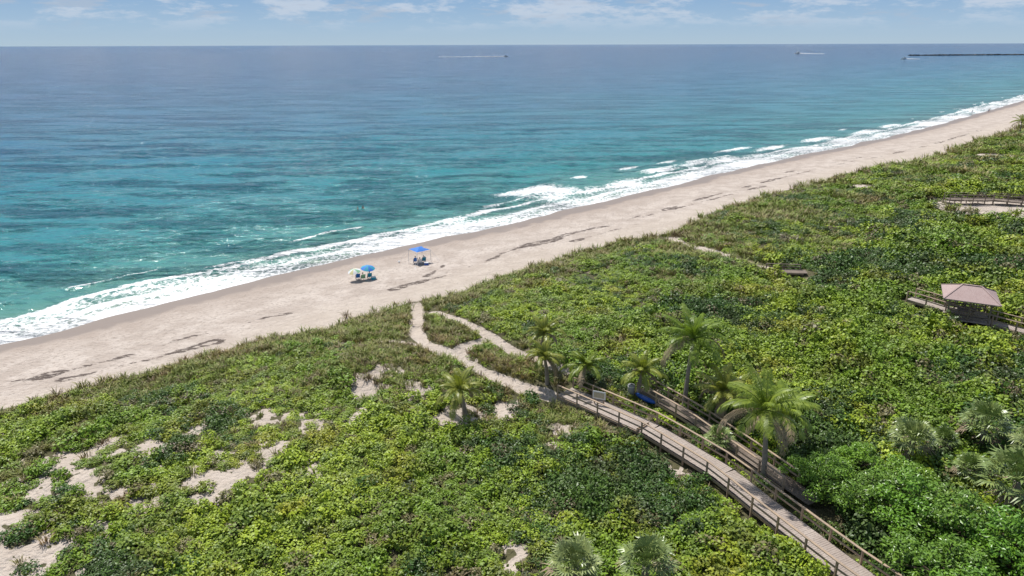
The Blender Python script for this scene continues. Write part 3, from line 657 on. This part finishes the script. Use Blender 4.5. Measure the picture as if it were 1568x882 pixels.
for (u,v_,pm_,cm) in [(548,428,pA,c_blue),(556,429,pB,c_grn),(566,427,pB,c_teal)]:
    p=G(u,v_); chair(p,math.radians(205),cm); obj("person",pm_,loc=p-Vector((0,0,.06)),rz=math.radians(205))
def canopy_tent(p,w,rz):
    r=bpy.data.objects.new("canopy_tent",None); sc.collection.objects.link(r); r.location=p; r.rotation_euler=(0,0,rz); q=MB(); h=2.1
    n=8; 
    for i in range(n+1):
        for j in range(n+1):
            a=-1+2*i/n;b_=-1+2*j/n; q.V.append((a*w/2*(1-.12*(1-b_*b_)),b_*w/2*(1-.12*(1-a*a)),h+.5*(1-max(abs(a),abs(b_)))**.85-.08*(1-abs(a*b_))))
    for i in range(n):
        for j in range(n): a=i*(n+1)+j; q.face([a,a+n+1,a+n+2,a+1])
    c=[(-1,-1),(1,-1),(1,1),(-1,1)]
    obj("canopy",q.mesh("cn",[c_blue]),r); q=MB()
    for a,b_ in c:
        q.tube([(a*w/2*1.02,b_*w/2*1.02,-.1),(a*w/2*.99,b_*w/2*.99,h-.03)],[.03]*2,6,1); q.tube([(a*w/2,b_*w/2,h-.03),(a*w*.95,b_*w*.95,0)],[.02]*2,4,1)
        q.box((a*w*.95,b_*w*.95,.06),.25,.25,.18,1)
    for i in range(4):
        (a,b1),(c1,d1)=c[i],c[(i+1)%4]; q.tube([(a*w/2,b1*w/2,h-.3),((a+c1)*w/4,(b1+d1)*w/4,h-.12),(c1*w/2,d1*w/2,h-.3)],[.012]*3,4,0)
    obj("frame_and_guys",q.mesh("fr",[m_grey,m_white]),r)
canopy_tent(G(643,402),2.4,.7)
for (u,v_,pm_,cm) in [(636,403,pB,c_blue),(643,405,pA,c_wht),(649,402,pB,c_teal)]:
    p=G(u,v_); chair(p,math.radians(200),cm); obj("person",pm_,loc=p-Vector((0,0,.06)),rz=math.radians(200))
cb=MB(); cb.box((0,0,.2),.6,.38,.36,0); cb.box((0,0,.41),.64,.42,.06,1); cb.tube([(-.33,0,.3),(-.36,0,.5),(.36,0,.5),(.33,0,.3)],[.012]*4,5,1)
obj("cooler_box",cb.mesh("cooler",[m_blue,m_white]),loc=G(653,406)); obj("cooler_box",cb.mesh("cooler2",[c_teal,m_white]),loc=G(572,428),rz=.5)
for (u,v_) in [(556,320),(548,322)]:
    p=flat(u,v_,0); obj("swimmer",pC,loc=(p[0],p[1],-1.0),rz=u)
for (u,v_,q) in [(1488,174,pD),(1515,171,pC),(1513,172,pD)]:
    p=G(u,v_); obj("person",q,loc=p,rz=u)
# ------------------------------------------------------------------ boats, jetty, wakes
m_foam=simple("wake_foam",(.85,.85,.85),.8,.05,.2)
def boat(p,L,rz,name="motor_boat"):
    r=bpy.data.objects.new(name,None); sc.collection.objects.link(r); r.location=(p[0],p[1],0); r.rotation_euler=(0,0,rz); q=MB()
    st=[(-.5,.16,.9),(-.2,.17,.95),(.15,.15,1.1),(.38,.08,1.3),(.5,.004,1.45)]
    for x_,w_,z_ in st: q.V+=[(x_*L,-w_*L,z_*L*.09),(x_*L,-w_*L*.6,-.3),(x_*L,w_*L*.6,-.3),(x_*L,w_*L,z_*L*.09)]
    for i in range(4):
        for j in range(4): a=i*4+j;b_=i*4+(j+1)%4; q.face([a,b_,b_+4,a+4])
    q.face([0,1,2,3]); obj("hull",q.mesh("h",[m_white]),r); q=MB()
    q.box((0,0,L*.17),L*.28,L*.2,L*.14,0); q.box((0,0,L*.27),L*.36,L*.24,L*.02,0); q.box((L*.02,0,L*.19),L*.285,L*.205,L*.05,1)
    q.tube([(0,0,L*.27),(0,0,L*.42)],[.06,.03],5,0); obj("cabin",q.mesh("c",[m_white,m_grey]),r)
    return r
def wake(p0,p1,h0,h1):
    q=MB(); n=40; r=random.Random(1); p0=np.array(p0);p1=np.array(p1); pts=[];rd=[]
    for i in range(n+1):
        t=i/n; c=p0+(p1-p0)*t; pts.append((c[0],c[1],.0)); rd.append((h0+(h1-h0)*t)*r.uniform(.6,1.2))
    q.tube(pts,rd,8,0); obj("boat_wake",q.mesh("wake",[m_foam],True))
b1=flat(774,86.8); boat(b1,15,0); wake(b1,flat(672,87.3),1.9,.8)
b2=flat(1222,82.3); boat(b2,24,.1); wake(b2,flat(1262,82.5),2.4,1)
b3=flat(1385,90.5); boat(b3,14,math.pi); wake(b3,flat(1408,90.6),1.8,.7)
jt=MB(); r=random.Random(9); a0=flat(1392,85.2); a1=flat(1700,83.5)
for i in range(420):
    t=i/420; c=a0+(a1-a0)*t; s_=r.uniform(3,6); R=Matrix.Rotation(r.uniform(0,6),3,'Z')@Matrix.Rotation(r.uniform(-.5,.5),3,'X'); jt.box((c[0]+r.uniform(-5,5),c[1]+r.uniform(-6,6),r.uniform(.2,1.4)),s_,s_*.8,s_*.6,0,R)
obj("rock_jetty",jt.mesh("jetty",[simple("jetty_rock",(.09,.085,.08),.9,.3,.2)]))
# ------------------------------------------------------------------ light
EL=math.radians(60); AZ=math.radians(-30)
sv=Vector((math.sin(AZ)*math.cos(EL),math.cos(AZ)*math.cos(EL),math.sin(EL)))
sl=bpy.data.lights.new("sun",'SUN'); sl.energy=5.0; sl.angle=math.radians(.5); sl.color=(1,.97,.93)
so=bpy.data.objects.new("sun",sl); sc.collection.objects.link(so); so.rotation_euler=sv.to_track_quat('Z','Y').to_euler(); so.location=(0,0,200)
w=bpy.data.worlds.new("World"); sc.world=w; w.use_nodes=True; nt=w.node_tree; nt.nodes.clear(); k=N(nt)
sky=k.n('ShaderNodeTexSky',sky_type='NISHITA'); sky.sun_disc=False; sky.sun_elevation=EL; sky.sun_rotation=AZ; sky.altitude=0; sky.air_density=1.0; sky.dust_density=.6; sky.ozone_density=1.5
tc=k.n('ShaderNodeTexCoord'); gen=tc.outputs['Generated']
xyz=k.n('ShaderNodeSeparateXYZ'); k.set(xyz.inputs[0],gen); el=xyz.outputs[2]
haze=k.ramp(k.math('MULTIPLY',k.math('MAXIMUM',el,0),10.0),[(0.0,(.48,.62,.74)),(.25,(.41,.58,.76)),(.65,(.28,.47,.73)),(1.0,(.24,.42,.71))])
hz=k.n('ShaderNodeVectorMath',operation='SCALE'); k.set(hz.inputs[0],haze); hz.inputs['Scale'].default_value=9.0
c=k.mix(k.ss(.10,.40,el),hz.outputs[0],sky.outputs[0])
cn=k.noise(k.mapping(gen,(6,6,24)),2.1,6,.65)
cn2=k.noise(k.mapping(gen,(9,9,50)),1.5,5,.6)
up=k.ss(.010,.045,el)
c=k.mix(k.math('MULTIPLY',k.ss(.47,.62,cn),k.math('MULTIPLY',up,.6)),c,(6.6,7.1,7.9))
c=k.mix(k.math('MULTIPLY',k.ss(.54,.66,cn2),k.math('MULTIPLY',up,.6)),c,(4.5,5.2,6.3))
bg=k.n('ShaderNodeBackground'); k.set(bg.inputs[0],c); bg.inputs[1].default_value=.10
wo=k.n('ShaderNodeOutputWorld'); nt.links.new(bg.outputs[0],wo.inputs[0])
sc.view_settings.view_transform='Standard'; sc.view_settings.look='None'; sc.view_settings.exposure=0; sc.view_settings.gamma=1
